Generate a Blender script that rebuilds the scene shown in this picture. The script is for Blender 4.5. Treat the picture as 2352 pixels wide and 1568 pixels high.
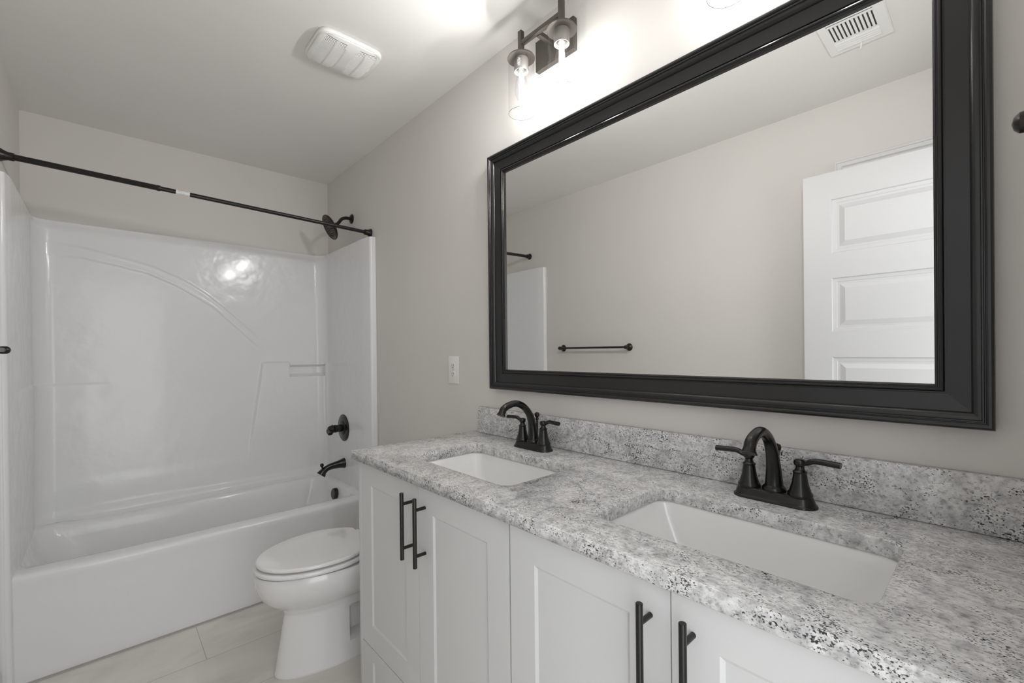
import bpy, bmesh, math, random
from mathutils import Vector, Matrix
random.seed(3)
for o in list(bpy.data.objects): bpy.data.objects.remove(o)
SC = bpy.context.scene
COL = SC.collection
PI = math.pi

# ------------------------------------------------------------------ camera
W, H = 1.524, 2.526            # room width (tub alcove) and ceiling height
XE = 3.40                      # end wall with the doorway
yaw, pitch, roll, fpx = 0.74145, -0.0032, -0.01046, 1019.07
F = Vector((-math.cos(yaw)*math.cos(pitch), math.sin(yaw)*math.cos(pitch), math.sin(pitch)))
R = F.cross(Vector((0, 0, 1))).normalized(); U = R.cross(F)
R2 = R*math.cos(roll) + U*math.sin(roll); U2 = U*math.cos(roll) - R*math.sin(roll)
cd = bpy.data.cameras.new('camera'); cam = bpy.data.objects.new('camera', cd); COL.objects.link(cam)
CL = Vector((3.31575, -1.21389, 1.2828))
m = Matrix((R2, U2, -F)).transposed().to_4x4(); m.translation = CL
cam.matrix_world = m
cd.sensor_width = 36; cd.lens = fpx/2352*36; cd.shift_y = 27.2/2352; cd.clip_start = 0.01
SC.camera = cam

# ------------------------------------------------------------------ light and exposure
SC.view_settings.view_transform = 'Standard'; SC.view_settings.look = 'None'
SC.view_settings.gamma = 1.0; SC.view_settings.use_curve_mapping = False
SC.view_settings.exposure = 0.09
LAMP = 112.0        # emission of a filament
BULB_FILL = 2.15          # watts of the added fill disk at each bulb, aimed into the room
DOOR_FILL = 2.9           # ambient fill added through the doorway, standing for the unseen adjoining room
w = bpy.data.worlds.new('world'); SC.world = w; w.use_nodes = True
w.node_tree.nodes['Background'].inputs[0].default_value = (0.97, 0.985, 1.0, 1)
w.node_tree.nodes['Background'].inputs[1].default_value = DOOR_FILL
pl = bpy.data.lights.new('doorway_fill_portal', 'AREA'); pl.shape = 'RECTANGLE'; pl.size = 0.72; pl.size_y = 2.13
pl.energy = 10; pl.cycles.is_portal = True  # portal that guides the added world fill through the doorway
po = bpy.data.objects.new('doorway_fill_portal', pl); COL.objects.link(po)
po.location = (XE+0.11, -1.06, 1.065); po.rotation_euler = (PI/2, 0, PI/2)
SC.cycles.max_bounces = 14; SC.cycles.diffuse_bounces = 8; SC.cycles.transparent_max_bounces = 16
SC.cycles.sample_clamp_indirect = 4.0

# ------------------------------------------------------------------ materials
def mat(name, base=(0.8,0.8,0.8), rough=0.5, metal=0.0, spec=0.5, coat=0.0, coat_rough=0.05):
    m = bpy.data.materials.new(name); m.use_nodes = True
    b = m.node_tree.nodes['Principled BSDF']
    b.inputs['Base Color'].default_value = (*base, 1); b.inputs['Roughness'].default_value = rough
    b.inputs['Metallic'].default_value = metal; b.inputs['Specular IOR Level'].default_value = spec
    b.inputs['Coat Weight'].default_value = coat; b.inputs['Coat Roughness'].default_value = coat_rough
    return m
def nd(m, t, **kw):
    n = m.node_tree.nodes.new(t)
    for k, v in kw.items():
        if k in n.inputs: n.inputs[k].default_value = v
        else: setattr(n, k, v)
    return n
def lk(m, a, b): m.node_tree.links.new(a, b)
def bsdf(m): return m.node_tree.nodes['Principled BSDF']
def coords(m, scale=(1,1,1), rot=(0,0,0), loc=(0,0,0)):
    g = nd(m, 'ShaderNodeNewGeometry'); mp = nd(m, 'ShaderNodeMapping')
    mp.inputs['Scale'].default_value = scale; mp.inputs['Rotation'].default_value = rot; mp.inputs['Location'].default_value = loc
    lk(m, g.outputs['Position'], mp.inputs['Vector']); return mp.outputs[0]
def bump(m, height, strength, dist):
    b = nd(m, 'ShaderNodeBump'); b.inputs['Strength'].default_value = strength; b.inputs['Distance'].default_value = dist
    lk(m, height, b.inputs['Height']); lk(m, b.outputs[0], bsdf(m).inputs['Normal'])
def ramp(m, fac, stops):
    r = nd(m, 'ShaderNodeValToRGB'); lk(m, fac, r.inputs[0])
    e = r.color_ramp.elements
    while len(e) < len(stops): e.new(0.5)
    for i, (p, c) in enumerate(stops):
        e[i].position = p; e[i].color = (*c, 1) if len(c) == 3 else c
    return r.outputs[0]

def paint(name, col, rough=0.55):
    m = mat(name, col, rough, spec=0.3)
    c = coords(m)
    n = nd(m, 'ShaderNodeTexNoise', Scale=160.0, Detail=3.0); lk(m, c, n.inputs['Vector'])
    bump(m, n.outputs[0], 0.12, 0.0015)
    n2 = nd(m, 'ShaderNodeTexNoise', Scale=1.7, Detail=2.0); lk(m, c, n2.inputs['Vector'])
    a = tuple(x*0.985 for x in col); b = tuple(min(1, x*1.015) for x in col)
    lk(m, ramp(m, n2.outputs[0], [(0.35, a), (0.65, b)]), bsdf(m).inputs['Base Color'])
    return m
M_wall = paint('greige wall paint', (0.685, 0.664, 0.636))
M_ceil = paint('greige ceiling paint', (0.80, 0.787, 0.765), 0.7)
M_trim = mat('white trim paint', (0.68, 0.68, 0.68), 0.38)
M_door = mat('white door paint', (0.64, 0.64, 0.645), 0.42)
M_cab = mat('white cabinet lacquer', (0.635, 0.64, 0.64), 0.36)
M_gap = mat('painted shade in door gaps', (0.06, 0.06, 0.06), 0.8)
M_plast = mat('white plastic', (0.82, 0.82, 0.80), 0.35)
M_cavity = mat('dark duct interior', (0.10, 0.095, 0.09), 0.8)
M_china = mat('white vitreous china', (0.80, 0.80, 0.80), 0.12, spec=0.5, coat=0.6, coat_rough=0.03)
M_sink = mat('white sink china', (0.80, 0.80, 0.795), 0.15, coat=0.5, coat_rough=0.04)
# gelcoat of the tub and surround: glossy with faint waviness
M_gel = mat('white gelcoat fibreglass', (0.80, 0.805, 0.815), 0.20, spec=0.28, coat=0.22, coat_rough=0.09)
c = coords(M_gel, (1, 1, 1)); n = nd(M_gel, 'ShaderNodeTexNoise', Scale=11.0, Detail=2.0); lk(M_gel, c, n.inputs['Vector'])
bump(M_gel, n.outputs[0], 0.38, 0.010)
def blackmetal(name, col, rough, metal=0.6):
    m = mat(name, col, rough, metal)
    c = coords(m); n = nd(m, 'ShaderNodeTexNoise', Scale=60.0, Detail=2.0); lk(m, c, n.inputs['Vector'])
    a = tuple(x*0.8 for x in col); b = tuple(x*1.25 for x in col)
    lk(m, ramp(m, n.outputs[0], [(0.3, a), (0.7, b)]), bsdf(m).inputs['Base Color'])
    return m
M_bronze = blackmetal('oil rubbed bronze', (0.014, 0.012, 0.010), 0.28, 0.2)
M_matte = blackmetal('matte black metal', (0.006, 0.006, 0.006), 0.25, 0.0)
M_frame = mat('satin black painted wood', (0.019, 0.019, 0.020), 0.22)
M_rub = mat('dark rubber nozzle', (0.05, 0.045, 0.04), 0.6)
M_lamp = mat('dark bronze lamp metal', (0.075, 0.066, 0.057), 0.42, 0.55)
M_socket = mat('grey brown socket sleeve', (0.20, 0.185, 0.17), 0.45, 0.3)
M_chrome = mat('polished chrome', (0.75, 0.75, 0.75), 0.12, 1.0)
M_mirror = mat('silvered mirror glass', (0.90, 0.905, 0.90), 0.0, 1.0)
M_black = mat('black slot', (0.01, 0.01, 0.01), 0.7)
M_print = mat('grey printed marks', (0.25, 0.25, 0.25), 0.6)
M_paper = mat('white paper sticker', (0.78, 0.78, 0.77), 0.5)
M_caulk = mat('grey grout line caulk', (0.42, 0.40, 0.38), 0.7)

def glass(name, dark):
    m = bpy.data.materials.new(name); m.use_nodes = True; nt = m.node_tree
    nt.nodes.remove(nt.nodes['Principled BSDF']); out = nt.nodes['Material Output']
    lw = nd(m, 'ShaderNodeLayerWeight'); lw.inputs['Blend'].default_value = 0.5
    tr = nd(m, 'ShaderNodeBsdfTransparent'); gl = nd(m, 'ShaderNodeBsdfGlossy'); gl.inputs['Roughness'].default_value = 0.03
    lk(m, ramp(m, lw.outputs['Facing'], [(0.0, (0.97, 0.97, 0.97)), (0.93, (0.95, 0.95, 0.95)), (1.0, (dark, dark, dark))]), tr.inputs[0])
    mx = nd(m, 'ShaderNodeMixShader'); mr = nd(m, 'ShaderNodeMath', operation='POWER'); mr.inputs[1].default_value = 4.0; lk(m, lw.outputs['Facing'], mr.inputs[0])
    mc = nd(m, 'ShaderNodeMath', operation='MULTIPLY_ADD'); mc.inputs[1].default_value = 0.22; mc.inputs[2].default_value = 0.03; lk(m, mr.outputs[0], mc.inputs[0])
    lk(m, mc.outputs[0], mx.inputs[0]); lk(m, tr.outputs[0], mx.inputs[1]); lk(m, gl.outputs[0], mx.inputs[2])
    lk(m, mx.outputs[0], out.inputs[0]); return m
M_glass = glass('clear lamp glass', 0.10)
M_bulbglass = glass('clear bulb glass', 0.5)
M_rim = mat('cut glass rim', (0.05, 0.05, 0.05), 0.3)
M_fil = bpy.data.materials.new('glowing filament'); M_fil.use_nodes = True
M_fil.node_tree.nodes.remove(M_fil.node_tree.nodes['Principled BSDF'])
em = nd(M_fil, 'ShaderNodeEmission'); em.inputs[0].default_value = (1.0, 0.988, 0.972, 1); em.inputs[1].default_value = LAMP
lk(M_fil, em.outputs[0], M_fil.node_tree.nodes['Material Output'].inputs[0])

# granite
def granite(name, veins):
    m = mat(name, (0.6, 0.6, 0.6), 0.16, spec=0.5)
    c = coords(m)
    wn = nd(m, 'ShaderNodeTexNoise', Scale=22.0, Detail=3.0); lk(m, c, wn.inputs['Vector'])
    mixv = nd(m, 'ShaderNodeMix', data_type='RGBA', blend_type='LINEAR_LIGHT'); mixv.inputs[0].default_value = 0.012
    lk(m, c, mixv.inputs[6]); lk(m, wn.outputs['Color'], mixv.inputs[7]); cc = mixv.outputs[2]
    cl = nd(m, 'ShaderNodeTexNoise', Scale=34.0, Detail=5.0, Roughness=0.62); lk(m, cc, cl.inputs['Vector'])
    base = ramp(m, cl.outputs[0], [(0.30, (0.42, 0.42, 0.425)), (0.43, (0.60, 0.60, 0.60)), (0.55, (0.75, 0.75, 0.745)), (0.68, (0.84, 0.84, 0.835))])
    mo = nd(m, 'ShaderNodeTexNoise', Scale=125.0, Detail=4.0, Roughness=0.6); lk(m, coords(m, (0.8, 1.25, 1.0)), mo.inputs['Vector'])
    mm = nd(m, 'ShaderNodeMix', data_type='RGBA', blend_type='MULTIPLY'); mm.inputs[0].default_value = 1.0
    lk(m, base, mm.inputs[6]); lk(m, ramp(m, mo.outputs[0], [(0.34, (0.52, 0.52, 0.52)), (0.46, (0.88, 0.88, 0.88)), (0.60, (1, 1, 1))]), mm.inputs[7]); base = mm.outputs[2]
    # flecks: fine noise thresholded, denser inside broad patches
    f1 = nd(m, 'ShaderNodeTexNoise', Scale=340.0, Detail=4.0, Roughness=0.6); lk(m, coords(m, (0.75, 1.2, 1.0)), f1.inputs['Vector'])
    pm = nd(m, 'ShaderNodeTexNoise', Scale=17.0, Detail=4.0, Roughness=0.65); lk(m, cc, pm.inputs['Vector'])
    def math_(op, a, b=None, v=None):
        n = nd(m, 'ShaderNodeMath', operation=op)
        lk(m, a, n.inputs[0])
        if b is not None: lk(m, b, n.inputs[1])
        elif v is not None: n.inputs[1].default_value = v
        return n.outputs[0]
    s = math_('ADD', f1.outputs[0], math_('MULTIPLY', math_('SUBTRACT', pm.outputs[0], v=0.5), v=0.50))
    if veins:
        wv = nd(m, 'ShaderNodeTexNoise', Scale=2.3, Detail=3.0, Roughness=0.55); 
        lk(m, coords(m, (0.8, 0.8, 2.6), (0, 0.35, 0)), wv.inputs['Vector'])
        d = math_('ABSOLUTE', math_('SUBTRACT', wv.outputs[0], v=0.52))
        vv = nd(m, 'ShaderNodeMapRange'); lk(m, d, vv.inputs[0])
        vv.inputs[1].default_value = 0.0; vv.inputs[2].default_value = 0.012; vv.inputs[3].default_value = 0.09; vv.inputs[4].default_value = 0.0
        s = math_('ADD', s, vv.outputs[0])
    fl = ramp(m, s, [(0.585, (0, 0, 0)), (0.67, (1, 1, 1))])
    dk = nd(m, 'ShaderNodeMix', data_type='RGBA'); lk(m, fl, dk.inputs[0]); lk(m, base, dk.inputs[6]); dk.inputs[7].default_value = (0.028, 0.028, 0.03, 1)
    # second, mid grey crystals
    f2 = nd(m, 'ShaderNodeTexVoronoi', Scale=150.0); lk(m, cc, f2.inputs['Vector'])
    sp = nd(m, 'ShaderNodeSeparateColor'); lk(m, f2.outputs['Color'], sp.inputs[0])
    g2 = ramp(m, sp.outputs[0], [(0.88, (0, 0, 0)), (0.93, (0.18, 0.18, 0.18))])
    d2 = nd(m, 'ShaderNodeMix', data_type='RGBA'); lk(m, g2, d2.inputs[0]); lk(m, dk.outputs[2], d2.inputs[6]); d2.inputs[7].default_value = (0.20, 0.20, 0.205, 1)
    lk(m, d2.outputs[2], bsdf(m).inputs['Base Color'])
    return m
M_gran = granite('speckled white granite', True)

# floor tile
def tile():
    m = mat('beige stone look floor tile', (0.55, 0.51, 0.46), 0.35)
    g = nd(m, 'ShaderNodeNewGeometry'); sx = nd(m, 'ShaderNodeSeparateXYZ'); lk(m, g.outputs['Position'], sx.inputs[0])
    cb = nd(m, 'ShaderNodeCombineXYZ')
    ax = nd(m, 'ShaderNodeMath', operation='ADD'); ax.inputs[1].default_value = 0.912 + 0.305 + 0.61*4; lk(m, sx.outputs['Y'], ax.inputs[0])
    ay = nd(m, 'ShaderNodeMath', operation='ADD'); ay.inputs[1].default_value = -0.755 + 0.305*4; lk(m, sx.outputs['X'], ay.inputs[0])
    lk(m, ax.outputs[0], cb.inputs[0]); lk(m, ay.outputs[0], cb.inputs[1])
    br = nd(m, 'ShaderNodeTexBrick'); lk(m, cb.outputs[0], br.inputs['Vector'])
    br.offset = 0.5; br.inputs['Scale'].default_value = 1.0; br.inputs['Brick Width'].default_value = 0.61
    br.inputs['Row Height'].default_value = 0.305; br.inputs['Mortar Size'].default_value = 0.0016; br.inputs['Mortar Smooth'].default_value = 0.1
    br.inputs['Color1'].default_value = (1, 1, 1, 1); br.inputs['Color2'].default_value = (0.94, 0.94, 0.94, 1); br.inputs['Mortar'].default_value = (0.66, 0.64, 0.62, 1)
    n = nd(m, 'ShaderNodeTexNoise', Scale=2.4, Detail=7.0, Roughness=0.6, Distortion=1.1); lk(m, coords(m, (1.9, 0.75, 1)), n.inputs['Vector'])
    col = ramp(m, n.outputs[0], [(0.28, (0.60, 0.57, 0.525)), (0.45, (0.72, 0.695, 0.655)), (0.55, (0.76, 0.74, 0.70)), (0.75, (0.80, 0.785, 0.755))])
    mu = nd(m, 'ShaderNodeMix', data_type='RGBA', blend_type='MULTIPLY'); mu.inputs[0].default_value = 1
    lk(m, col, mu.inputs[6]); lk(m, br.outputs['Color'], mu.inputs[7]); lk(m, mu.outputs[2], bsdf(m).inputs['Base Color'])
    iv = nd(m, 'ShaderNodeMath', operation='SUBTRACT'); iv.inputs[0].default_value = 1; lk(m, br.outputs['Fac'], iv.inputs[1])
    bump(m, iv.outputs[0], 0.5, 0.001)
    return m
M_tile = tile()

# ------------------------------------------------------------------ mesh helpers
def obj(name, bm, material, parent=None, angle=35, smooth=True, recalc=True):
    if recalc: bmesh.ops.recalc_face_normals(bm, faces=bm.faces)
    me = bpy.data.meshes.new(name); bm.to_mesh(me); bm.free()
    if smooth:
        for p in me.polygons: p.use_smooth = True
        me.set_sharp_from_angle(angle=math.radians(angle))
    me.materials.append(material)
    o = bpy.data.objects.new(name, me); COL.objects.link(o)
    if parent:
        o.parent = parent
        par = parent
        T = Matrix.Identity(4)
        while par is not None:
            T = Matrix.Translation(par.location) @ T if par.parent is None else T
            par = par.parent
        o.matrix_parent_inverse = T.inverted() if parent.parent is None else Matrix.Identity(4)
    return o
def root(name, label, cat, loc=(0,0,0), group=None):
    o = bpy.data.objects.new(name, None); COL.objects.link(o); o.location = loc
    o.empty_display_size = 0.05
    tag(o, label, cat, group); return o
def tag(o, label, cat, group=None):
    o['label'] = label; o['category'] = cat
    if group: o['group'] = group
    return o
def struct(name, bm, m, parent=None, **k):
    o = obj(name, bm, m, parent, **k)
    if parent is None: o['kind'] = 'structure'
    return o
def B(): return bmesh.new()
def box(bm, x0, x1, y0, y1, z0, z1, bev=0.0, seg=2):
    t = bmesh.new(); bmesh.ops.create_cube(t, size=1.0)
    for v in t.verts:
        v.co = Vector(((x0+x1)/2 + v.co.x*(x1-x0), (y0+y1)/2 + v.co.y*(y1-y0), (z0+z1)/2 + v.co.z*(z1-z0)))
    if bev > 0: bmesh.ops.bevel(t, geom=t.edges[:], offset=bev, segments=seg, profile=0.5, affect='EDGES')
    merge(bm, t); return bm
def merge(bm, t, mtx=None):
    if mtx is not None: t.transform(mtx)
    me = bpy.data.meshes.new('tmp'); t.to_mesh(me); t.free(); bm.from_mesh(me); bpy.data.meshes.remove(me)
def ring_faces(bm, rings, close=True, cap0=True, cap1=True):
    vr = [[bm.verts.new(p) for p in r] for r in rings]
    n = len(vr[0])
    for a, b in zip(vr, vr[1:]):
        for i in range(n if close else n-1):
            j = (i+1) % n
            try: bm.faces.new((a[i], a[j], b[j], b[i]))
            except ValueError: pass
    if cap0: bm.faces.new(vr[0][::-1])
    if cap1: bm.faces.new(vr[-1])
    return vr
def frame_of(d):
    d = Vector(d).normalized(); a = Vector((0,0,1)) if abs(d.z) < 0.9 else Vector((1,0,0))
    u = d.cross(a).normalized(); v = d.cross(u).normalized(); return d, u, v
def lathe(bm, prof, origin, axis, seg=40, cap0=True, cap1=True):
    """prof: list of (radius, distance along axis)"""
    d, u, v = frame_of(axis); o = Vector(origin); rings = []
    for r, h in prof:
        r = max(r, 1e-5)
        rings.append([o + d*h + (u*math.cos(2*PI*i/seg) + v*math.sin(2*PI*i/seg))*r for i in range(seg)])
    ring_faces(bm, rings, True, cap0, cap1); return bm
def tube(bm, pts, rad, seg=24, ysc=1.0, cap=True, upv=None):
    """sweep; rad scalar or list; elliptical via (ru, rv) tuples"""
    pts = [Vector(p) for p in pts]; n = len(pts)
    rs = rad if isinstance(rad, list) else [rad]*n
    rings = []; u = None
    for i, p in enumerate(pts):
        t = (pts[min(i+1, n-1)] - pts[max(i-1, 0)]).normalized()
        if u is None:
            if upv is not None: u = Vector(upv); u = (u - t*u.dot(t)).normalized()
            else: _, u, _ = frame_of(t)
        else: u = (u - t*u.dot(t)).normalized()
        v = t.cross(u)
        r = rs[i]; ru, rv = r if isinstance(r, tuple) else (r, r)
        rings.append([p + u*math.cos(2*PI*k/seg)*ru + v*math.sin(2*PI*k/seg)*rv for k in range(seg)])
    ring_faces(bm, rings, True, cap, cap); return bm
def bez(p, n=16):
    """Catmull-Rom through points"""
    P = [Vector(q) for q in p]; P = [P[0]*2-P[1]] + P + [P[-1]*2-P[-2]]; out = []
    for i in range(1, len(P)-2):
        for k in range(n):
            t = k/n; a, b, c_, d = P[i-1], P[i], P[i+1], P[i+2]
            out.append(0.5*((2*b) + (-a+c_)*t + (2*a-5*b+4*c_-d)*t*t + (-a+3*b-3*c_+d)*t**3))
    out.append(P[-2]); return out
def lerp_list(vals, n):
    out = []
    for i in range(n):
        t = i/(n-1)*(len(vals)-1); k = min(int(t), len(vals)-2); f = t-k
        out.append(vals[k]*(1-f) + vals[k+1]*f)
    return out
def rrect(x0, x1, y0, y1, r, n=8):
    r = min(r, (x1-x0)/2-1e-4, (y1-y0)/2-1e-4); pts = []
    for cx, cy, a0 in ((x1-r, y1-r, 0), (x0+r, y1-r, PI/2), (x0+r, y0+r, PI), (x1-r, y0+r, 1.5*PI)):
        for k in range(n+1):
            a = a0 + k/n*PI/2; pts.append((cx + r*math.cos(a), cy + r*math.sin(a)))
    return pts
def panel_face(bm, x0, x1, z0, z1, yf, panels, prof, sgn=-1):
    """front skin in plane y=yf with recessed panels. prof: [(inset, depth)], depth into the slab; sgn: outward y direction"""
    xs = sorted({x0, x1, *[p[0] for p in panels], *[p[1] for p in panels]})
    zs = sorted({z0, z1, *[p[2] for p in panels], *[p[3] for p in panels]})
    for i in range(len(xs)-1):
        for j in range(len(zs)-1):
            cx, cz = (xs[i]+xs[i+1])/2, (zs[j]+zs[j+1])/2
            if any(p[0] < cx < p[1] and p[2] < cz < p[3] for p in panels): continue
            bm.faces.new([bm.verts.new((a, yf, b)) for a, b in ((xs[i], zs[j]), (xs[i+1], zs[j]), (xs[i+1], zs[j+1]), (xs[i], zs[j+1]))])
    for p in panels:
        rings = [[(p[0]+d, yf - sgn*h, p[2]+d), (p[1]-d, yf - sgn*h, p[2]+d), (p[1]-d, yf - sgn*h, p[3]-d), (p[0]+d, yf - sgn*h, p[3]-d)] for d, h in prof]
        ring_faces(bm, rings, True, False, True)
def slab(x0, x1, z0, z1, yf, thick, panels, prof, sgn=-1):
    bm = B(); panel_face(bm, x0, x1, z0, z1, yf, panels, prof, sgn)
    yb = yf - sgn*thick
    q = [(x0, z0), (x1, z0), (x1, z1), (x0, z1)]
    for (a, b), (c_, d) in zip(q, q[1:]+q[:1]):
        bm.faces.new([bm.verts.new(p) for p in ((a, yf, b), (c_, yf, d), (c_, yb, d), (a, yb, b))])
    bm.faces.new([bm.verts.new((a, yb, b)) for a, b in q])
    bmesh.ops.remove_doubles(bm, verts=bm.verts, dist=1e-5)
    return bm
def addbevel(o, w, seg=2, ang=40):
    md = o.modifiers.new('bevel', 'BEVEL'); md.width = w; md.segments = seg; md.limit_method = 'ANGLE'; md.angle_limit = math.radians(ang)
def quad(bm, *p): bm.faces.new([bm.verts.new(q) for q in p])

# ------------------------------------------------------------------ the room
T = 0.10
struct('floor', box(B(), -T, XE+1.6, -W-T, T, -0.05, 0.0), M_tile, smooth=False)
struct('ceiling', box(B(), -T, XE+T, -W-T, T, H, H+T), M_ceil, smooth=False)
struct('wall_back', box(B(), -T, 0.0, -W-T, T, 0, H), M_wall, smooth=False)
struct('wall_right', box(B(), 0.0, XE+T, 0.0, T, 0, H), M_wall, smooth=False)
DY0, DY1, DZ = -1.44, -0.70, 2.15       # doorway in the end wall
CX0, CX1 = 2.826, 3.30                   # closet opening in the left wall
bm = B()
box(bm, 0.0, CX0, -W-T, -W, 0, H); box(bm, CX1, XE+T, -W-T, -W, 0, H); box(bm, CX0, CX1, -W-T, -W, 2.155, H)
struct('wall_left', bm, M_wall, smooth=False)
bm = B()
box(bm, XE, XE+T, -W, DY0, 0, H); box(bm, XE, XE+T, DY1, 0, 0, H); box(bm, XE, XE+T, DY0, DY1, DZ, H)
struct('wall_front', bm, M_wall, smooth=False)
# baseboards
def baseboard(name, x0, x1, y0, y1):
    struct(name, box(B(), x0, x1, y0, y1, 0, 0.11, 0.004), M_trim)
baseboard('baseboard_left', 0.80, 2.765, -W, -W+0.013)
baseboard('baseboard_right', 0.80, 1.755, -0.013, 0.0)
# doorway lining and casing in the end wall
bm = B()
box(bm, XE-0.012, XE+T+0.012, DY0, DY0+0.018, 0, DZ); box(bm, XE-0.012, XE+T+0.012, DY1-0.018, DY1, 0, DZ)
box(bm, XE-0.012, XE+T+0.012, DY0+0.018, DY1-0.018, DZ-0.018, DZ)
box(bm, XE-0.016, XE, DY1, DY1+0.057, 0, DZ+0.057, 0.003); box(bm, XE-0.016, XE, DY0-0.057, DY0, 0, DZ+0.057, 0.003)
box(bm, XE-0.016, XE, DY0, DY1, DZ, DZ+0.057, 0.003)
struct('trim_1', bm, M_trim)
# closet casing in the left wall: stepped moulding
def casing(x0, x1, ztop, w_, y):
    prof = [(0.0, 0.0), (0.0, 0.016), (0.004, 0.018), (0.012, 0.018), (0.0135, 0.0155), (0.030, 0.014), (0.036, 0.010), (0.044, 0.0105), (0.050, 0.007), (w_, 0.006), (w_, 0.0)]
    bm = B(); rings = []
    for d, h in prof:
        rings.append([(x0+d, y+h, 0.0), (x0+d, y+h, ztop-d), (x1-d, y+h, ztop-d), (x1-d, y+h, 0.0)])
    ring_faces(bm, rings, False, False, False); return bm
struct('trim_2', casing(CX0-0.058, CX1+0.058, 2.2175, 0.060, -W), M_trim, angle=25)
PP = [(0.0, 0.0), (0.003, 0.0075), (0.012, 0.008), (0.018, 0.0085), (0.020, 0.0105), (0.030, 0.0105), (0.050, 0.003), (0.052, 0.002)]
zrows = [(0.228, 0.485), (0.6065, 0.864), (0.985, 1.2425), (1.3635, 1.621), (1.741, 1.9985)]
d2 = struct('door_2', slab(CX0+0.02, CX1-0.02, 0.01, 2.135, -W-0.012, 0.035, [(CX0+0.12, CX1-0.12, a, b) for a, b in zrows], PP, sgn=1), M_door, angle=20)
struct('trim_3', box(box(box(B(), CX0, CX0+0.018, -W-T, -W, 0, 2.155), CX1-0.018, CX1, -W-T, -W, 0, 2.155), CX0+0.018, CX1-0.018, -W-T, -W, 2.137, 2.155), M_trim, smooth=False)
# entry door leaf, opened against the left wall
LX0, LX1, LY = 2.667, 3.378, -1.380
d1 = bpy.data.objects.new('door_1', None); COL.objects.link(d1); d1.location = (LX1, LY-0.0175, 0.01); d1['kind'] = 'structure'
obj('door_panel', slab(LX0, LX1, 0.01, 2.130, LY, 0.035, [(LX0+0.115, LX1-0.115, a, b) for a, b in zrows], PP, sgn=1), M_door, d1, angle=20)
bm = B(); lathe(bm, [(0.032, 0), (0.032, 0.006), (0.012, 0.01), (0.011, 0.035), (0.022, 0.042), (0.028, 0.055), (0.022, 0.068), (0.004, 0.072)], (LX0+0.07, LY, 0.95), (0, 1, 0), 28)
obj('door_knob', bm, M_bronze, d1)
for z in (0.25, 1.07, 1.9):
    bm = B(); lathe(bm, [(0.006, 0), (0.006, 0.09)], (LX1+0.006, LY+0.004, z), (0, 0, 1), 14); obj('hinge', bm, M_bronze, d1)

# ------------------------------------------------------------------ tub and surround
tub = root('bathtub_shower', 'white glossy one-piece bathtub with moulded shower walls across the back', 'bathtub', (0.4, -0.76, 0))
YR, YL, XB, XF, ZT = -0.048, -W+0.042, 0.045, 0.772, 1.985
# plan path of the inner face, from right flange round to left flange
path = []
def arc(cx, cy, r, a0, a1, n):
    for k in range(n+1):
        a = a0 + (a1-a0)*k/n; path.append((cx+r*math.cos(a), cy+r*math.sin(a)))
path.append((0.752, -0.001)); path.append((XF+0.008, -0.001)); path.append((XF+0.012, -0.006)); path.append((XF+0.010, -0.018))
arc(XF-0.004, -0.026, 0.014, PI*0.1, -PI/2, 8)
# step: flange to panel
for k in range(1, 18): path.append((XF-0.004 - (XF-0.004-0.125)*k/18, -0.040 + (YR+0.040)*min(1, k/2)))
arc(0.045+0.075, YR-0.075, 0.075, PI/2, PI, 14)
nb = 260
for k in range(1, nb): path.append((XB, (YR-0.075) + ((YL+0.075)-(YR-0.075))*k/nb))
arc(0.045+0.075, YL+0.075, 0.075, PI, 1.5*PI, 14)
for k in range(1, 24): path.append((0.12 + (XF-0.004-0.12)*k/24, YL + (-1.4894-YL)*max(0, (k-22)/2)))
arc(XF-0.004, -1.5034, 0.014, PI/2, -PI*0.1, 8)
path.append((XF+0.010, -W+0.018))
path.append((XF+0.012, -W+0.006)); path.append((XF+0.008, -W+0.001)); path.append((0.752, -W+0.001))
# normals pointing into the tub space
def seg_dist(p, pts):
    best = 9
    for a, b in zip(pts, pts[1:]):
        ax, ay = a; bx, by = b; dx, dy = bx-ax, by-ay; L = dx*dx+dy*dy
        t = max(0, min(1, ((p[0]-ax)*dx + (p[1]-ay)*dy)/L)); d = math.hypot(p[0]-ax-dx*t, p[1]-ay-dy*t)
        best = min(best, d)
    return best
ARC1 = [(-1.44, 1.872), (-1.30, 1.858), (-1.14, 1.826), (-1.00, 1.790), (-0.872, 1.733), (-0.765, 1.662), (-0.69, 1.598), (-0.615, 1.53), (-0.53, 1.446), (-0.47, 1.385), (-0.40, 1.32)]
ARC2 = [(-1.43, 1.805), (-1.30, 1.806), (-1.16, 1.780), (-1.03, 1.752), (-0.90, 1.694), (-0.80, 1.632), (-0.725, 1.582), (-0.65, 1.51), (-0.56, 1.42), (-0.50, 1.358), (-0.43, 1.30)]
def sm(a, b, x):
    t = max(0, min(1, (x-a)/(b-a))); return t*t*(3-2*t)
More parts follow.
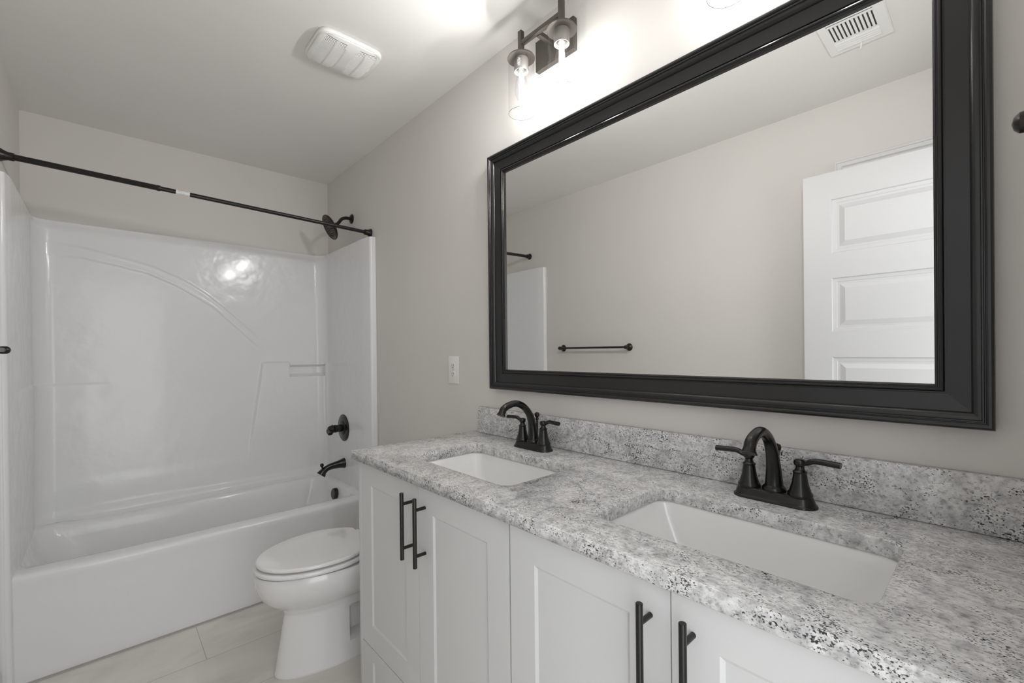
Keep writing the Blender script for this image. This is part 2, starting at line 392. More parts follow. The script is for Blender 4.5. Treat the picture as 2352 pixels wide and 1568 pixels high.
def disp(x, y, z, nx):
    d = 0.0
    # overall ledge above the tub rim
    d += 0.030*(1-sm(0.455, 0.485, z))*sm(0.1, 0.9, nx)*(0.25+0.75*sm(-1.44, -1.30, y))
    d += 0.007*(1-sm(0.600, 0.640, z))*sm(-1.5, -1.1, y)*(1-sm(-0.70, -0.48, y)) * (1 if nx > 0.5 else 0)
    if nx > 0.5:
        if -1.46 < y < -0.36 and 1.25 < z < 1.92:       # raised band between the two arcs
            q1, q2 = seg_dist((y, z), ARC1), seg_dist((y, z), ARC2)
            zi = lambda A: next((a[1] + (b[1]-a[1])*(y-a[0])/(b[0]-a[0]) for a, b in zip(A, A[1:]) if a[0] <= y <= b[0]), None)
            z1, z2 = zi(ARC1), zi(ARC2); ins = z1 is not None and z2 is not None and z2 < z < z1
            q = min(q1, q2) * (1 if ins else -1); fade = sm(-1.45, -1.30, y)*(1-sm(-0.50, -0.41, y))
            d += fade*(0.0065*sm(-0.007, 0.007, q) + 0.0022*math.exp(-((q-0.002)/0.005)**2))
        # raised pad with the soap dish at the right
        yl = -0.455 - 0.085*max(0, (1.22-z))/0.6
        pad = sm(yl-0.008, yl+0.008, y)*(1-sm(1.222, 1.236, z))*sm(0.56, 0.90, z)
        hole = sm(-0.292, -0.284, y)*sm(1.128, 1.136, z)
        d += 0.020*pad*(1-hole)
        if hole > 0 and z < 1.235: d -= 0.034*hole*sm(1.128, 1.15, z)*(1-sm(1.198, 1.206, z))*(1-sm(-0.062, -0.048, y))
        # left shelf step
        d += 0.008*(1-sm(1.132, 1.144, z))*(1-sm(-1.30, -1.13, y))*sm(0.65, 1.12, z)
    elif y < -1.2 and x < 0.6:
        d += 0.008*(1-sm(1.132, 1.144, z))*sm(0.65, 1.12, z)*(1-sm(0.35, 0.6, x))
    elif y > -0.2 and x < 0.20 and nx < 0.5:
        d += 0.012*(1-sm(1.19, 1.236, z))*sm(0.56, 0.9, z)*(1-sm(0.10, 0.13, x))
    # roll back of the top edge
    d -= 0.016*sm(1.935, 1.985, z)*sm(0.2, 0.8, nx)
    return d
zs = [0.0, 0.1, 0.2, 0.3] + [0.38+0.0125*k for k in range(0, 58)] + [1.10+0.0068*k for k in range(0, 130)]
zs = [z for z in zs if z < 1.979] + [1.98, 1.985]
bm = B(); cols = []
N = len(path)
for i, (x, y) in enumerate(path):
    a = path[max(i-1, 0)]; b = path[min(i+1, N-1)]
    tx, ty = b[0]-a[0], b[1]-a[1]; L = math.hypot(tx, ty) or 1
    nx, ny = -ty/L, tx/L          # path runs right -> left: normal into the tub
    if nx*(0.4-x) + ny*(-0.76-y) < 0: nx, ny = -nx, -ny
    inner = 16 < i < N-16
    colv = []
    for z in zs:
        d = disp(x, y, z, nx) if inner else 0.0
        colv.append(bm.verts.new((x + nx*d, y + ny*d, z)))
    cols.append(colv)
for a, b in zip(cols, cols[1:]):
    for j in range(len(zs)-1): bm.faces.new((a[j], b[j], b[j+1], a[j+1]))
# top cap from the inner face back to the wall
def wallpt(x, y):
    if i < 16: return (x, -0.001)
    if i > N-16: return (x, -W+0.001)
    return None
capv = []
for i, (x, y) in enumerate(path):
    if y > YR-0.012 and x > 0.12: p = (x, -0.001)
    elif y < YL+0.012 and x > 0.12: p = (x, -W+0.001)
    else:
        p = (max(0.001, x-0.05) if abs(y+0.76) < 0.62 else 0.001 if x < 0.06 else x*0.8, y if abs(y+0.76) < 0.60 else (-0.76 + (y+0.76)*1.04))
        p = (0.001 if x < 0.12 else x, max(-W+0.001, min(-0.001, -0.76 + (y+0.76)*1.07)))
    capv.append(bm.verts.new((p[0], p[1], ZT+0.001)))
for i in range(N-1):
    try: bm.faces.new((cols[i][-1], cols[i+1][-1], capv[i+1], capv[i]))
    except ValueError: pass
sur = obj('shower_surround', bm, M_gel, tub, angle=50, recalc=False)
# bathtub body: apron, rim and basin as one loft in plan
def ringpts(x0, x1, y0, y1, r, z, n=10, lift=0.0):
    pts = rrect(x0, x1, y0, y1, r, n); out = []
    # densify straight edges so all rings match
    P = []
    for k in range(4):
        seg = pts[k*(n+1):(k+1)*(n+1)]; nxt = pts[((k+1)*(n+1)) % len(pts)]
        P += seg; last = seg[-1]
        for q in range(1, 20): P.append((last[0]+(nxt[0]-last[0])*q/20, last[1]+(nxt[1]-last[1])*q/20))
    for x, y in P:
        zz = z + lift*0.010*(1-sm(-1.49, -1.15, y))
        out.append((x, y, zz))
    return out
YA, YB_ = -W+0.030, -0.040
rings = [ringpts(0.03, 0.742, YA-0.02, YB_, 0.004, 0.0),
         ringpts(0.03, 0.748, YA-0.02, YB_, 0.004, 0.30),
         ringpts(0.03, 0.752, YA-0.02, YB_, 0.004, 0.384, lift=1),
         ringpts(0.03, 0.756, YA-0.012, YB_, 0.006, 0.406, lift=1),
         ringpts(0.03, 0.752, YA, YB_, 0.008, 0.418, lift=1),
         ringpts(0.035, 0.740, YA+.001, YB_-.002, 0.010, 0.425, lift=1),
         ringpts(0.080, 0.690, YA+.003, YB_-.02, 0.03, 0.426, lift=1),
         ringpts(0.100, 0.665, YA+.006, YB_-.045, 0.06, 0.423, lift=1),
         ringpts(0.108, 0.654, YA+.012, YB_-.055, 0.08, 0.412, lift=1),
         ringpts(0.120, 0.640, YA+.030, YB_-.066, 0.11, 0.360),
         ringpts(0.140, 0.615, YA+.110, YB_-.090, 0.13, 0.220),
         ringpts(0.165, 0.590, YA+.230, YB_-.115, 0.14, 0.120),
         ringpts(0.200, 0.555, YA+.280, YB_-.150, 0.14, 0.085),
         ringpts(0.300, 0.450, YA+.400, YB_-.260, 0.07, 0.075)]
bm = B(); ring_faces(bm, rings, True, True, True)
obj('tub_basin', bm, M_gel, tub, angle=60)
bm = B(); box(bm, 0.740, 0.7505, YA, YB_, 0.0, 0.006)
obj('floor_caulk', bm, M_caulk, tub, smooth=False)
bm = B(); lathe(bm, [(0.028, 0), (0.036, 0.001), (0.037, 0.006), (0.035, 0.021), (0.031, 0.024), (0.001, 0.0245)], (0.385, -0.106, 0.366), (0.0, -1, 0.10), 36)
obj('overflow_cover', bm, M_matte, tub)
bm = B(); lathe(bm, [(0.03, 0), (0.03, 0.004), (0.02, 0.006), (0.001, 0.006)], (0.375, -0.36, 0.0765), (0, 0, 1), 28); obj('drain', bm, M_matte, tub)

# shower valve
v = root('shower_valve', 'round black shower valve plate with stubby lever above the tub spout', 'shower valve', (0.375, YR, 0.79))
bm = B(); lathe(bm, [(0.050, -0.006), (0.088, 0.0), (0.0885, 0.004), (0.084, 0.007), (0.052, 0.011), (0.047, 0.016), (0.042, 0.018), (0.001, 0.018)], (0.375, YR, 0.79), (0, -1, 0), 56); obj('escutcheon', bm, M_matte, v)
bm = B(); lathe(bm, [(0.024, 0.012), (0.024, 0.052), (0.026, 0.054), (0.026, 0.060), (0.023, 0.063), (0.025, 0.068), (0.028, 0.073), (0.028, 0.078), (0.023, 0.084), (0.021, 0.096), (0.014, 0.104), (0.001, 0.105)], (0.375, YR, 0.79), (0, -1, 0), 36); obj('hub', bm, M_matte, v)
bm = B(); tube(bm, bez([(0.375, YR-0.095, 0.79), (0.390, YR-0.105, 0.785), (0.420, YR-0.112, 0.776), (0.445, YR-0.114, 0.772)], 6), [(0.009, 0.015)]*19, 20, upv=(0, 0, 1)); obj('lever', bm, M_matte, v)
# tub spout
v = root('tub_spout', 'curved black tub spout with diverter knob below the shower valve', 'tub spout', (0.375, YR, 0.553))
bm = B(); P_ = bez([(0.375, YR+0.002, 0.555), (0.375, YR-0.03, 0.553), (0.375, YR-0.075, 0.549), (0.375, YR-0.110, 0.541), (0.375, YR-0.135, 0.524), (0.375, YR-0.152, 0.503)], 6)
tube(bm, P_, lerp_list([0.034, 0.026, 0.021, 0.019, 0.021, 0.030], len(P_)), 32); obj('spout_body', bm, M_matte, v)
bm = B(); lathe(bm, [(0.004, 0), (0.005, 0.014), (0.010, 0.018), (0.012, 0.026), (0.009, 0.035), (0.001, 0.038)], (0.375, YR-0.142, 0.540), (0, -0.12, 1), 24); obj('diverter_knob', bm, M_matte, v)
# shower head
v = root('showerhead', 'round black shower head on a bent arm above the surround', 'shower head', (0.43, 0, 2.175))
bm = B(); lathe(bm, [(0.031, 0.0), (0.031, 0.004), (0.024, 0.010), (0.014, 0.013), (0.001, 0.013)], (0.43, 0, 2.175), (0, -1, 0), 36); obj('wall_flange', bm, M_bronze, v)
bm = B(); P_ = bez([(0.43, -0.005, 2.175), (0.43, -0.04, 2.174), (0.43, -0.066, 2.163), (0.43, -0.086, 2.138), (0.431, -0.100, 2.120)], 6); tube(bm, P_, 0.0105, 20); obj('arm', bm, M_bronze, v)
ax = Vector((-0.05, -0.89, -0.45)).normalized(); o0 = Vector((0.432, -0.098, 2.118))
bm = B(); lathe(bm, [(0.010, -0.008), (0.015, 0.0), (0.017, 0.008), (0.013, 0.014), (0.018, 0.020), (0.028, 0.027), (0.055, 0.036), (0.074, 0.042), (0.081, 0.049), (0.081, 0.056), (0.076, 0.059), (0.072, 0.057), (0.001, 0.057)], o0, ax, 56); sh = obj('spray_head', bm, M_bronze, v)
bm = B(); _, uu, vv_ = frame_of(ax)
for rr, cnt in ((0.012, 5), (0.026, 10), (0.040, 16), (0.054, 22)):
    for k in range(cnt):
        a = 2*PI*k/cnt; lathe(bm, [(0.0026, 0.0), (0.002, 0.0035)], o0+ax*0.057+(uu*math.cos(a)+vv_*math.sin(a))*rr, ax, 8)
obj('nozzles', bm, M_rub, sh)
# curtain rod
RR, RL = Vector((0.712, 0, 2.024)), Vector((0.584, -W, 2.107)); dr = (RL-RR).normalized(); Lr = (RL-RR).length
v = root('shower_curtain_rod', 'dark bronze shower curtain rod spanning the alcove above the tub', 'curtain rod', RR)
jt = 1.0185
bm = B(); lathe(bm, [(0.0105, 0.03), (0.0105, jt+0.01)], RR, dr, 24); obj('rod_inner_tube', bm, M_bronze, v)
bm = B(); lathe(bm, [(0.0125, jt), (0.0137, jt+0.003), (0.0137, jt+0.012), (0.0125, jt+0.014), (0.0125, Lr-0.03)], RR, dr, 24); obj('rod_outer_tube', bm, M_bronze, v)
for o_, d_ in ((RR, dr), (RL, -dr)):
    bm = B(); lathe(bm, [(0.025, 0.0), (0.026, 0.004), (0.021, 0.012), (0.0165, 0.024), (0.0165, 0.040), (0.012, 0.042)], o_, d_, 32); obj('end_cap', bm, M_bronze, v)
# sticker wrapped round the rod
d_, u_, w_ = frame_of(dr); toc = (CL-RR).normalized(); toc = (toc-d_*toc.dot(d_)).normalized(); sd = d_.cross(toc)
def wrap(bm, h0, h1, a0, a1, r, n=12):
    vs = [[bm.verts.new(RR + d_*h + (toc*math.cos(a0+(a1-a0)*k/n) + sd*math.sin(a0+(a1-a0)*k/n))*r) for k in range(n+1)] for h in (h0, h1)]
    for k in range(n): bm.faces.new((vs[0][k], vs[0][k+1], vs[1][k+1], vs[1][k]))
bm = B(); hs0 = 0.905; wrap(bm, hs0, hs0+0.055, -1.3, 2.2, 0.0109); stk = obj('sticker', bm, M_paper, v)
bm = B()
for h0, h1, a in ((0.010, 0.016, -0.6), (0.024, 0.040, -0.55), (0.044, 0.052, -0.5), (0.028, 0.034, 0.15), (0.038, 0.046, 0.2), (0.05, 0.058, 0.2), (0.01, 0.03, 0.75), (0.036, 0.06, 0.8)):
    wrap(bm, hs0+h0*0.8, hs0+h1*0.8, a, a+0.10, 0.0111, 2)
obj('printed_lines', bm, M_print, stk)

# ------------------------------------------------------------------ toilet
TX = 1.372
toi = root('toilet', 'white elongated toilet with closed lid between the bathtub and the vanity', 'toilet', (TX, -0.40, 0))
def egg(cy, hw, lf, lb, n=64, px=2.0, pb=2.6):
    """outline round (TX, cy): front semi-length lf (towards -y), back lb, half width hw"""
    out = []
    for k in range(n):
        a = 2*PI*k/n; s, c_ = math.sin(a), math.cos(a)
        p = px if c_ < 0 else pb
        x = hw*math.copysign(abs(s)**(2/p), s); y = (lf if c_ < 0 else lb)*math.copysign(abs(c_)**(2/p), c_)
        out.append((TX+x, cy+y))
    return out
def eg3(z, *a, **k): return [(x, y, z) for x, y in egg(*a, **k)]
ZR = 0.420      # rim
rings = [eg3(0.0, -0.44, 0.108, 0.290, 0.32), eg3(0.006, -0.44, 0.110, 0.293, 0.32), eg3(0.03, -0.44, 0.107, 0.287, 0.32), eg3(0.10, -0.44, 0.100, 0.275, 0.31),
         eg3(0.18, -0.44, 0.094, 0.262, 0.30), eg3(0.235, -0.44, 0.093, 0.253, 0.29), eg3(0.262, -0.44, 0.102, 0.262, 0.29), eg3(0.285, -0.45, 0.136, 0.290, 0.28), eg3(0.315, -0.46, 0.160, 0.310, 0.26),
         eg3(0.350, -0.465, 0.176, 0.323, 0.25), eg3(0.385, -0.470, 0.183, 0.327, 0.25), eg3(0.412, -0.470, 0.183, 0.327, 0.25), eg3(ZR, -0.470, 0.178, 0.322, 0.245),
         eg3(ZR, -0.480, 0.140, 0.27, 0.19), eg3(0.36, -0.480, 0.12, 0.24, 0.16), eg3(0.30, -0.470, 0.07, 0.15, 0.10)]
bm = B(); ring_faces(bm, rings, True, True, True)
bmesh.ops.subdivide_edges(bm, edges=[e for e in bm.edges if max(v_.co.z for v_ in e.verts) < 0.27 and abs(e.verts[0].co.z-e.verts[1].co.z) > 0.02], cuts=5)
for vv in bm.verts:      # recessed trapway pocket on both flanks
    z, y = vv.co.z, vv.co.y
    f = sm(0.080, 0.095, z)*(1-sm(0.208, 0.22, z))*sm(-0.455, -0.44, y)*(1-sm(-0.27, -0.25, y))
    if f > 0 and abs(vv.co.x-TX) > 0.03: vv.co.x = TX + (vv.co.x-TX)*(1-0.5*f)
obj('bowl', bm, M_china, toi, angle=50)
def lidout(cy, hw, lf, lb, rw):
    out = []; nf = 40
    for k in range(nf+1):          # front half, left to right through the tip
        a = PI*k/nf; out.append((TX - hw*math.cos(a)*(1 if True else 0), cy - lf*math.sin(a)**0.97 if 0 < k < nf else cy))
    side = [(hw-(hw-rw)*(q/8)**2.0, lb*q/8) for q in range(1, 8)] + [(rw-0.002, lb-0.003), (rw-0.010, lb)]
    out += [(TX+x, cy+y) for x, y in side] + [(TX, cy+lb+0.001)] + [(TX-x, cy+y) for x, y in reversed(side)]
    return out
def pad(z0, z1, hw, lf, lb, cy, rr_, rw):
    lo = []
    for k in range(6):
        a = PI/2*k/5; lo.append((z0 + rr_*(1-math.cos(a)), rr_*(1-math.sin(a))))
    hi = [(z1-(z-z0), i) for z, i in reversed(lo)]
    rg_ = [[(x, y, z) for x, y in lidout(cy, hw-i, lf-i, lb-i, rw-i)] for z, i in lo+hi]
    rg_.append([(x, y, z1+0.003) for x, y in lidout(cy, hw-0.06, lf-0.09, lb-0.06, rw-0.05)])
    return rg_
bm = B(); ring_faces(bm, pad(0.428, 0.446, 0.188, 0.267, 0.168, -0.533, 0.008, 0.115), True, True, True); obj('seat', bm, M_china, toi, angle=60)
bm = B(); ring_faces(bm, pad(0.452, 0.469, 0.183, 0.260, 0.168, -0.532, 0.008, 0.108), True, True, True); obj('lid', bm, M_china, toi, angle=60)
for sx in (-1, 1):
    for yy in (-0.70, -0.40):
        bm = B(); box(bm, TX+sx*0.10-0.01, TX+sx*0.10+0.01, yy-0.01, yy+0.01, 0.418, 0.455, 0.002); obj('seat_bumper', bm, M_plast, toi)
    bm = B(); lathe(bm, [(0.012, 0), (0.012, 0.05)], (TX+sx*0.08-0.025, -0.345, 0.44), (1, 0, 0), 18); obj('hinge', bm, M_plast, toi)
bm = B(); box(bm, TX-0.12, TX+0.12, -0.30, -0.02, 0.30, 0.425, 0.02, 3); obj('tank_shelf', bm, M_china, toi)
bm = B()
ring_faces(bm, [[(x, y, z) for x, y in rrect(TX-a, TX+a, -0.215-b, -0.018, 0.035, 6)] for z, a, b in ((0.425, 0.195, -0.02), (0.44, 0.20, -0.015), (0.60, 0.215, 0.0), (0.755, 0.222, 0.003))], True, True, True)
obj('tank', bm, M_china, toi, angle=50)
bm = B()
ring_faces(bm, [[(x, y, z) for x, y in rrect(TX-a, TX+a, -0.226-b, -0.012, 0.035, 6)] for z, a, b in ((0.755, 0.228, 0.0), (0.757, 0.232, 0.004), (0.785, 0.232, 0.004), (0.793, 0.226, -0.002))], True, True, True)
obj('tank_lid', bm, M_china, toi, angle=50)
bm = B(); lathe(bm, [(0.012, 0), (0.012, 0.012), (0.004, 0.016)], (TX-0.15, -0.217, 0.71), (0, -1, 0), 18); tube(bm, [(TX-0.15, -0.229, 0.71), (TX-0.085, -0.233, 0.702)], (0.006), 12); obj('flush_lever', bm, M_chrome, toi)

# ------------------------------------------------------------------ vanity
VX0, VX1, YF, ZC, TH = 1.761, 3.385, -0.547, 0.936, 0.031
ZB = ZC-TH
cab = root('vanity_cabinet', 'long white shaker vanity cabinet with black bar pulls under the granite top', 'vanity cabinet', (2.57, -0.27, 0))
bm = B(); box(bm, VX0+0.026, VX1, YF+0.024, -0.001, 0.09, 0.108); box(bm, VX0+0.026, VX1, -0.012, -0.001, 0.109, ZB-0.001); box(bm, VX1-0.016, VX1, YF+0.024, -0.013, 0.109, ZB-0.001)
box(bm, 2.560, 2.578, YF+0.024, -0.013, 0.109, ZB-0.001); box(bm, VX0+0.026, VX1-0.017, YF+0.024, YF+0.030, 0.109, ZB-0.001); obj('carcass', bm, M_cab, cab, smooth=False)
bm = B(); box(bm, VX0, VX0+0.0235, YF, -0.001, 0.0, ZB, 0.0012); obj('side_panel', bm, M_cab, cab)
bm = B(); box(bm, VX0+0.024, VX1, YF+0.085, YF+0.10, 0.0, 0.09); obj('toe_kick', bm, M_cab, cab, smooth=False)
bm = B(); box(bm, VX0+0.0235, VX1, YF+0.0215, YF+0.0235, 0.092, ZB-0.001); obj('gap_shade_sheet', bm, M_gap, cab, smooth=False)  # dark sheet behind the fronts, coloured as the shade in their gaps
DX = [1.7872, 2.1768, 2.5690, 2.5742, 2.9593, 3.346]
SHK = [(0.0, 0.0), (0.0065, 0.0042), (0.007, 0.0044)]
spans = [(1.7872, 2.1757), (2.1779, 2.5685), (2.5748, 2.9586), (2.9608, 3.346)]
for i, (a, b) in enumerate(spans):
    st = 0.0755
    dmesh = slab(a, b, 0.2686, ZB-0.003, YF, 0.020, [(a+st, b-st, 0.2686+st, ZB-0.003-0.073)], SHK, sgn=-1)
    d = obj('door', dmesh, M_cab, cab, angle=20); addbevel(d, 0.0008, 1, 60)
    hx = (b-0.0355) if i % 2 == 0 else (a+0.0355)
    bm = B(); zt, zb_, yh = 0.8745, 0.6790, YF-0.034
    lathe(bm, [(0.0052, 0), (0.006, 0.0008), (0.006, zt-zb_-0.0008), (0.0052, zt-zb_)], (hx, yh, zb_), (0, 0, 1), 24)
    for zz in (zb_+0.033, zt-0.033): lathe(bm, [(0.0048, 0), (0.0048, 0.034)], (hx, yh, zz), (0, 1, 0), 18)
    obj('handle', bm, M_matte, d)
for a, b in ((1.7872, 2.5685), (2.5748, 3.346)):
    dmesh = slab(a, b, 0.095, 0.2655, YF, 0.020, [(a+0.0755, b-0.0755, 0.095+0.045, 0.2655-0.045)], SHK, sgn=-1)
    d = obj('drawer_front', dmesh, M_cab, cab, angle=20); addbevel(d, 0.0008, 1, 60)
    bm = B(); xc = (a+b)/2
    lathe(bm, [(0.006, 0), (0.006, 0.195)], (xc-0.0975, YF-0.034, 0.18), (1, 0, 0), 24)
    for q in (-0.064, 0.064): lathe(bm, [(0.0048, 0), (0.0048, 0.034)], (xc+q, YF-0.034, 0.18), (0, 1, 0), 18)
    obj('handle', bm, M_matte, d)
bm = B(); box(bm, 3.348, VX1, YF, YF+0.02, 0.095, ZB-0.003, 0.0008); obj('filler_strip', bm, M_cab, cab)

# countertop with two undermount cutouts
CXL, CYF = 1.7478, -0.5668
S1 = (1.979, 2.463, -0.458, -0.176); S2 = (2.735, 3.206, -0.458, -0.176)
def loopset(d):
    return [[(CXL+d, CYF+d), (XE-0.002-d, CYF+d), (XE-0.002-d, -0.001-d), (CXL+d, -0.001-d)],
            rrect(S1[0]-d, S1[1]+d, S1[2]-d, S1[3]+d, 0.034+d, 8), rrect(S2[0]-d, S2[1]+d, S2[2]-d, S2[3]+d, 0.034+d, 8)]
bm = B()
for z, d in ((ZC, 0.0022), (ZB, 0.0015)):
    edges = []
    for lp in loopset(d):
        vs = [bm.verts.new((x, y, z)) for x, y in lp]
        edges += [bm.edges.new((vs[i], vs[(i+1) % len(vs)])) for i in range(len(vs))]
    bmesh.ops.triangle_fill(bm, use_beauty=True, edges=edges)
lv = [loopset(d) for d in (0.0022, 0.0008, 0.0, 0.0, 0.0015)]; zv = (ZC, ZC-0.0006, ZC-0.0022, ZB+0.0015, ZB)
for k in range(3): ring_faces(bm, [[(x, y, zv[q]) for x, y in lv[q][k]] for q in range(5)], True, False, False)
bmesh.ops.remove_doubles(bm, verts=bm.verts, dist=1e-5)
ct = obj('countertop', bm, M_gran, None, angle=60)
tag(ct, 'speckled white and black granite countertop with two sink cutouts on the vanity', 'countertop')
bs = obj('backsplash', box(B(), 1.7845, XE-0.002, -0.020, -0.001, ZC+0.0005, ZC+0.110, 0.0012), M_gran)
tag(bs, 'low granite backsplash strip standing against the wall below the mirror', 'backsplash')
# undermount sinks
def sink(S, label):
    x0, x1, y0, y1 = S; r = root('sink', label, 'sink', ((x0+x1)/2, (y0+y1)/2, ZB-0.15), 'undermount sinks in the granite top')
    def rg(dx0, dx1, dy0, dy1, rad, z): return [(x, y, z) for x, y in rrect(x0+dx0, x1-dx1, y0+dy0, y1-dy1, rad, 10)]
    e = -0.004
    rings = [rg(-0.03, -0.03, -0.03, -0.03, 0.05, ZB-0.0006), rg(e, e, e, e, 0.036, ZB-0.0006), rg(e+.003, e+.003, e+.003, e+.003, 0.036, ZB-0.006),
             rg(0.010, 0.010, 0.004, 0.004, 0.030, ZB-0.030), rg(0.038, 0.038, 0.014, 0.014, 0.030, ZB-0.085), rg(0.062, 0.062, 0.026, 0.026, 0.032, ZB-0.120),
             rg(0.078, 0.078, 0.042, 0.042, 0.035, ZB-0.134), rg(0.11, 0.11, 0.07, 0.07, 0.035, ZB-0.140), rg(0.20, 0.20, 0.125, 0.125, 0.012, ZB-0.145)]
    outer = [rg(-0.03, -0.03, -0.03, -0.03, 0.05, ZB-0.012), rg(-0.008, -0.008, -0.008, -0.008, 0.05, ZB-0.02), rg(0.0, 0.0, 0.0, 0.0, 0.05, ZB-0.09), rg(0.05, 0.05, 0.03, 0.03, 0.05, ZB-0.152)]
    bm = B(); ring_faces(bm, list(reversed(outer)) + rings, True, True, True)
    obj('basin', bm, M_sink, r, angle=60)
    bm = B(); lathe(bm, [(0.022, 0), (0.022, 0.003), (0.016, 0.004), (0.015, 0.009), (0.001, 0.010)], ((x0+x1)/2, (y0+y1)/2, ZB-0.1452), (0, 0, 1), 28); obj('drain_stopper', bm, M_matte, r)
    return r
sink(S1, 'white rectangular undermount sink farther from the camera, nearer the bathtub')
sink(S2, 'white rectangular undermount sink nearest the camera in the granite top')

# faucets
def faucet(X, label, src=None):
    Y = -0.086
    r = root('faucet', label, 'faucet', (X, Y, ZC), 'black centerset faucets behind the sinks')
    bm = B(); prof = [(0.0, 0.0), (0.0, 0.003), (0.0015, 0.0055), (0.004, 0.007), (0.005, 0.011), (0.0075, 0.018), (0.009, 0.022), (0.012, 0.024)]
    ring_faces(bm, [[(x, y, ZC+0.0002+h) for x, y in rrect(X-0.086+d, X+0.086-d, Y-0.030+d, Y+0.030-d, 0.029-d*0.8, 10)] for d, h in prof], True, True, True)
    obj('base_plate', bm, M_matte, r, angle=45)
    for s in (-1, 1):
        xc = X+s*0.0525
        bm = B(); lathe(bm, [(0.0235, 0.029), (0.0242, 0.031), (0.0242, 0.036), (0.0212, 0.040), (0.0202, 0.044), (0.0165, 0.056), (0.0140, 0.072), (0.0130, 0.080), (0.0142, 0.0815), (0.0142, 0.084), (0.0105, 0.0865), (0.0085, 0.091), (0.0085, 0.095), (0.0115, 0.098), (0.0125, 0.103), (0.0115, 0.108), (0.008, 0.1105), (0.001, 0.111)], (xc, Y, ZC-0.007), (0, 0, 1), 36)
        vb = obj('valve_body', bm, M_matte, r, angle=40)
        bm = B(); P_ = bez([(xc, Y, ZC+0.0955), (xc+s*0.014, Y, ZC+0.0975), (xc+s*0.024, Y-0.001, ZC+0.1025), (xc+s*0.038, Y-0.002, ZC+0.104), (xc+s*0.075, Y-0.004, ZC+0.1025)], 5)
        rr = [(0.0058*(1-t)+0.0066*t, 0.006*(1-t)+0.0090*t) for t in [i/(len(P_)-1) for i in range(len(P_))]]
        tube(bm, P_, rr, 16, upv=(0, 0, 1)); obj('lever', bm, M_matte, vb)
    bm = B()
    P_ = bez([(X, Y+0.002, ZC+0.021), (X, Y+0.002, ZC+0.055), (X, Y-0.003, ZC+0.088), (X, Y-0.015, ZC+0.122), (X, Y-0.042, ZC+0.152), (X, Y-0.078, ZC+0.1675), (X, Y-0.111, ZC+0.165), (X, Y-0.136, ZC+0.155), (X, Y-0.146, ZC+0.141)], 6)
    rad = lerp_list([0.0200, 0.0172, 0.0145, 0.0128, 0.0118, 0.0113, 0.0113, 0.0118, 0.0124], len(P_))
    tube(bm, P_, rad, 32)
    sp = obj('spout', bm, M_matte, r, angle=60)
    bm = B(); lathe(bm, [(0.0122, -0.002), (0.0130, 0.003), (0.0160, 0.009), (0.0162, 0.0105), (0.013, 0.0110), (0.010, 0.009), (0.001, 0.009)], (X, Y-0.1458, ZC+0.1415), (0, -0.45, -1), 36); obj('aerator_ring', bm, M_matte, sp)
    bm = B(); lathe(bm, [(0.0240, 0.029), (0.0248, 0.032), (0.0244, 0.036), (0.0222, 0.040), (0.0192, 0.043)], (X, Y+0.002, ZC-0.007), (0, 0, 1), 36); obj('spout_collar', bm, M_matte, sp)
    bm = B(); lathe(bm, [(0.0035, 0.028), (0.0035, 0.100), (0.006, 0.101), (0.0065, 0.104), (0.0045, 0.107), (0.0045, 0.109), (0.0085, 0.113), (0.0095, 0.119), (0.008, 0.125), (0.001, 0.128)], (X, Y+0.023, ZC), (0, 0, 1), 24); obj('popup_rod', bm, M_matte, r)
    return r
faucet(2.190, 'black two-handle faucet behind the far sink, below the mirror corner')
faucet(2.969, 'black two-handle faucet behind the sink nearest the camera')

# ------------------------------------------------------------------ mirror
MX0, MX1, MZ0, MZ1 = 1.885, 3.3145, 1.1303, 2.0935
mir = root('framed_mirror', 'large wall mirror in a wide moulded black frame above the vanity', 'mirror', ((MX0+MX1)/2, 0, MZ0))
FP = [(0, 0.0005), (0, 0.031), (0.0015, 0.0345), (0.005, 0.0368), (0.0085, 0.0368), (0.0112, 0.035), (0.0122, 0.0325), (0.0135, 0.0325), (0.0145, 0.0338), (0.0165, 0.0338), (0.0175, 0.032), (0.0180, 0.0300), (0.0195, 0.0300), (0.0225, 0.0300), (0.0255, 0.0285), (0.0285, 0.0255), (0.0295, 0.0235), (0.0305, 0.0215),
      (0.0310, 0.0195), (0.0635, 0.0165), (0.0640, 0.0130), (0.0665, 0.0130), (0.0672, 0.0165), (0.0690, 0.0190), (0.0715, 0.0198), (0.0738, 0.0188), (0.0748, 0.0165), (0.0760, 0.0165), (0.0772, 0.0172), (0.0785, 0.0165), (0.0795, 0.0140), (0.081, 0.0130), (0.081, 0.004)]
for k in range(4):
    bm = B(); rows = []
    for d, h in FP:
        c4 = [(MX0+d, -h, MZ0+d), (MX1-d, -h, MZ0+d), (MX1-d, -h, MZ1-d), (MX0+d, -h, MZ1-d)]
        rows.append((c4[k], c4[(k+1) % 4]))
    vr = [[bm.verts.new(p) for p in r_] for r_ in rows]
    for a, b in zip(vr, vr[1:]): bm.faces.new((a[0], a[1], b[1], b[0]))
    bm.faces.new((vr[-1][0], vr[-1][1], vr[0][1], vr[0][0]))
    obj('frame_rail', bm, M_frame, mir, angle=28)
bm = B(); box(bm, MX0+0.079, MX1-0.079, -0.008, -0.003, MZ0+0.079, MZ1-0.079); obj('glass', bm, M_mirror, mir, smooth=False)

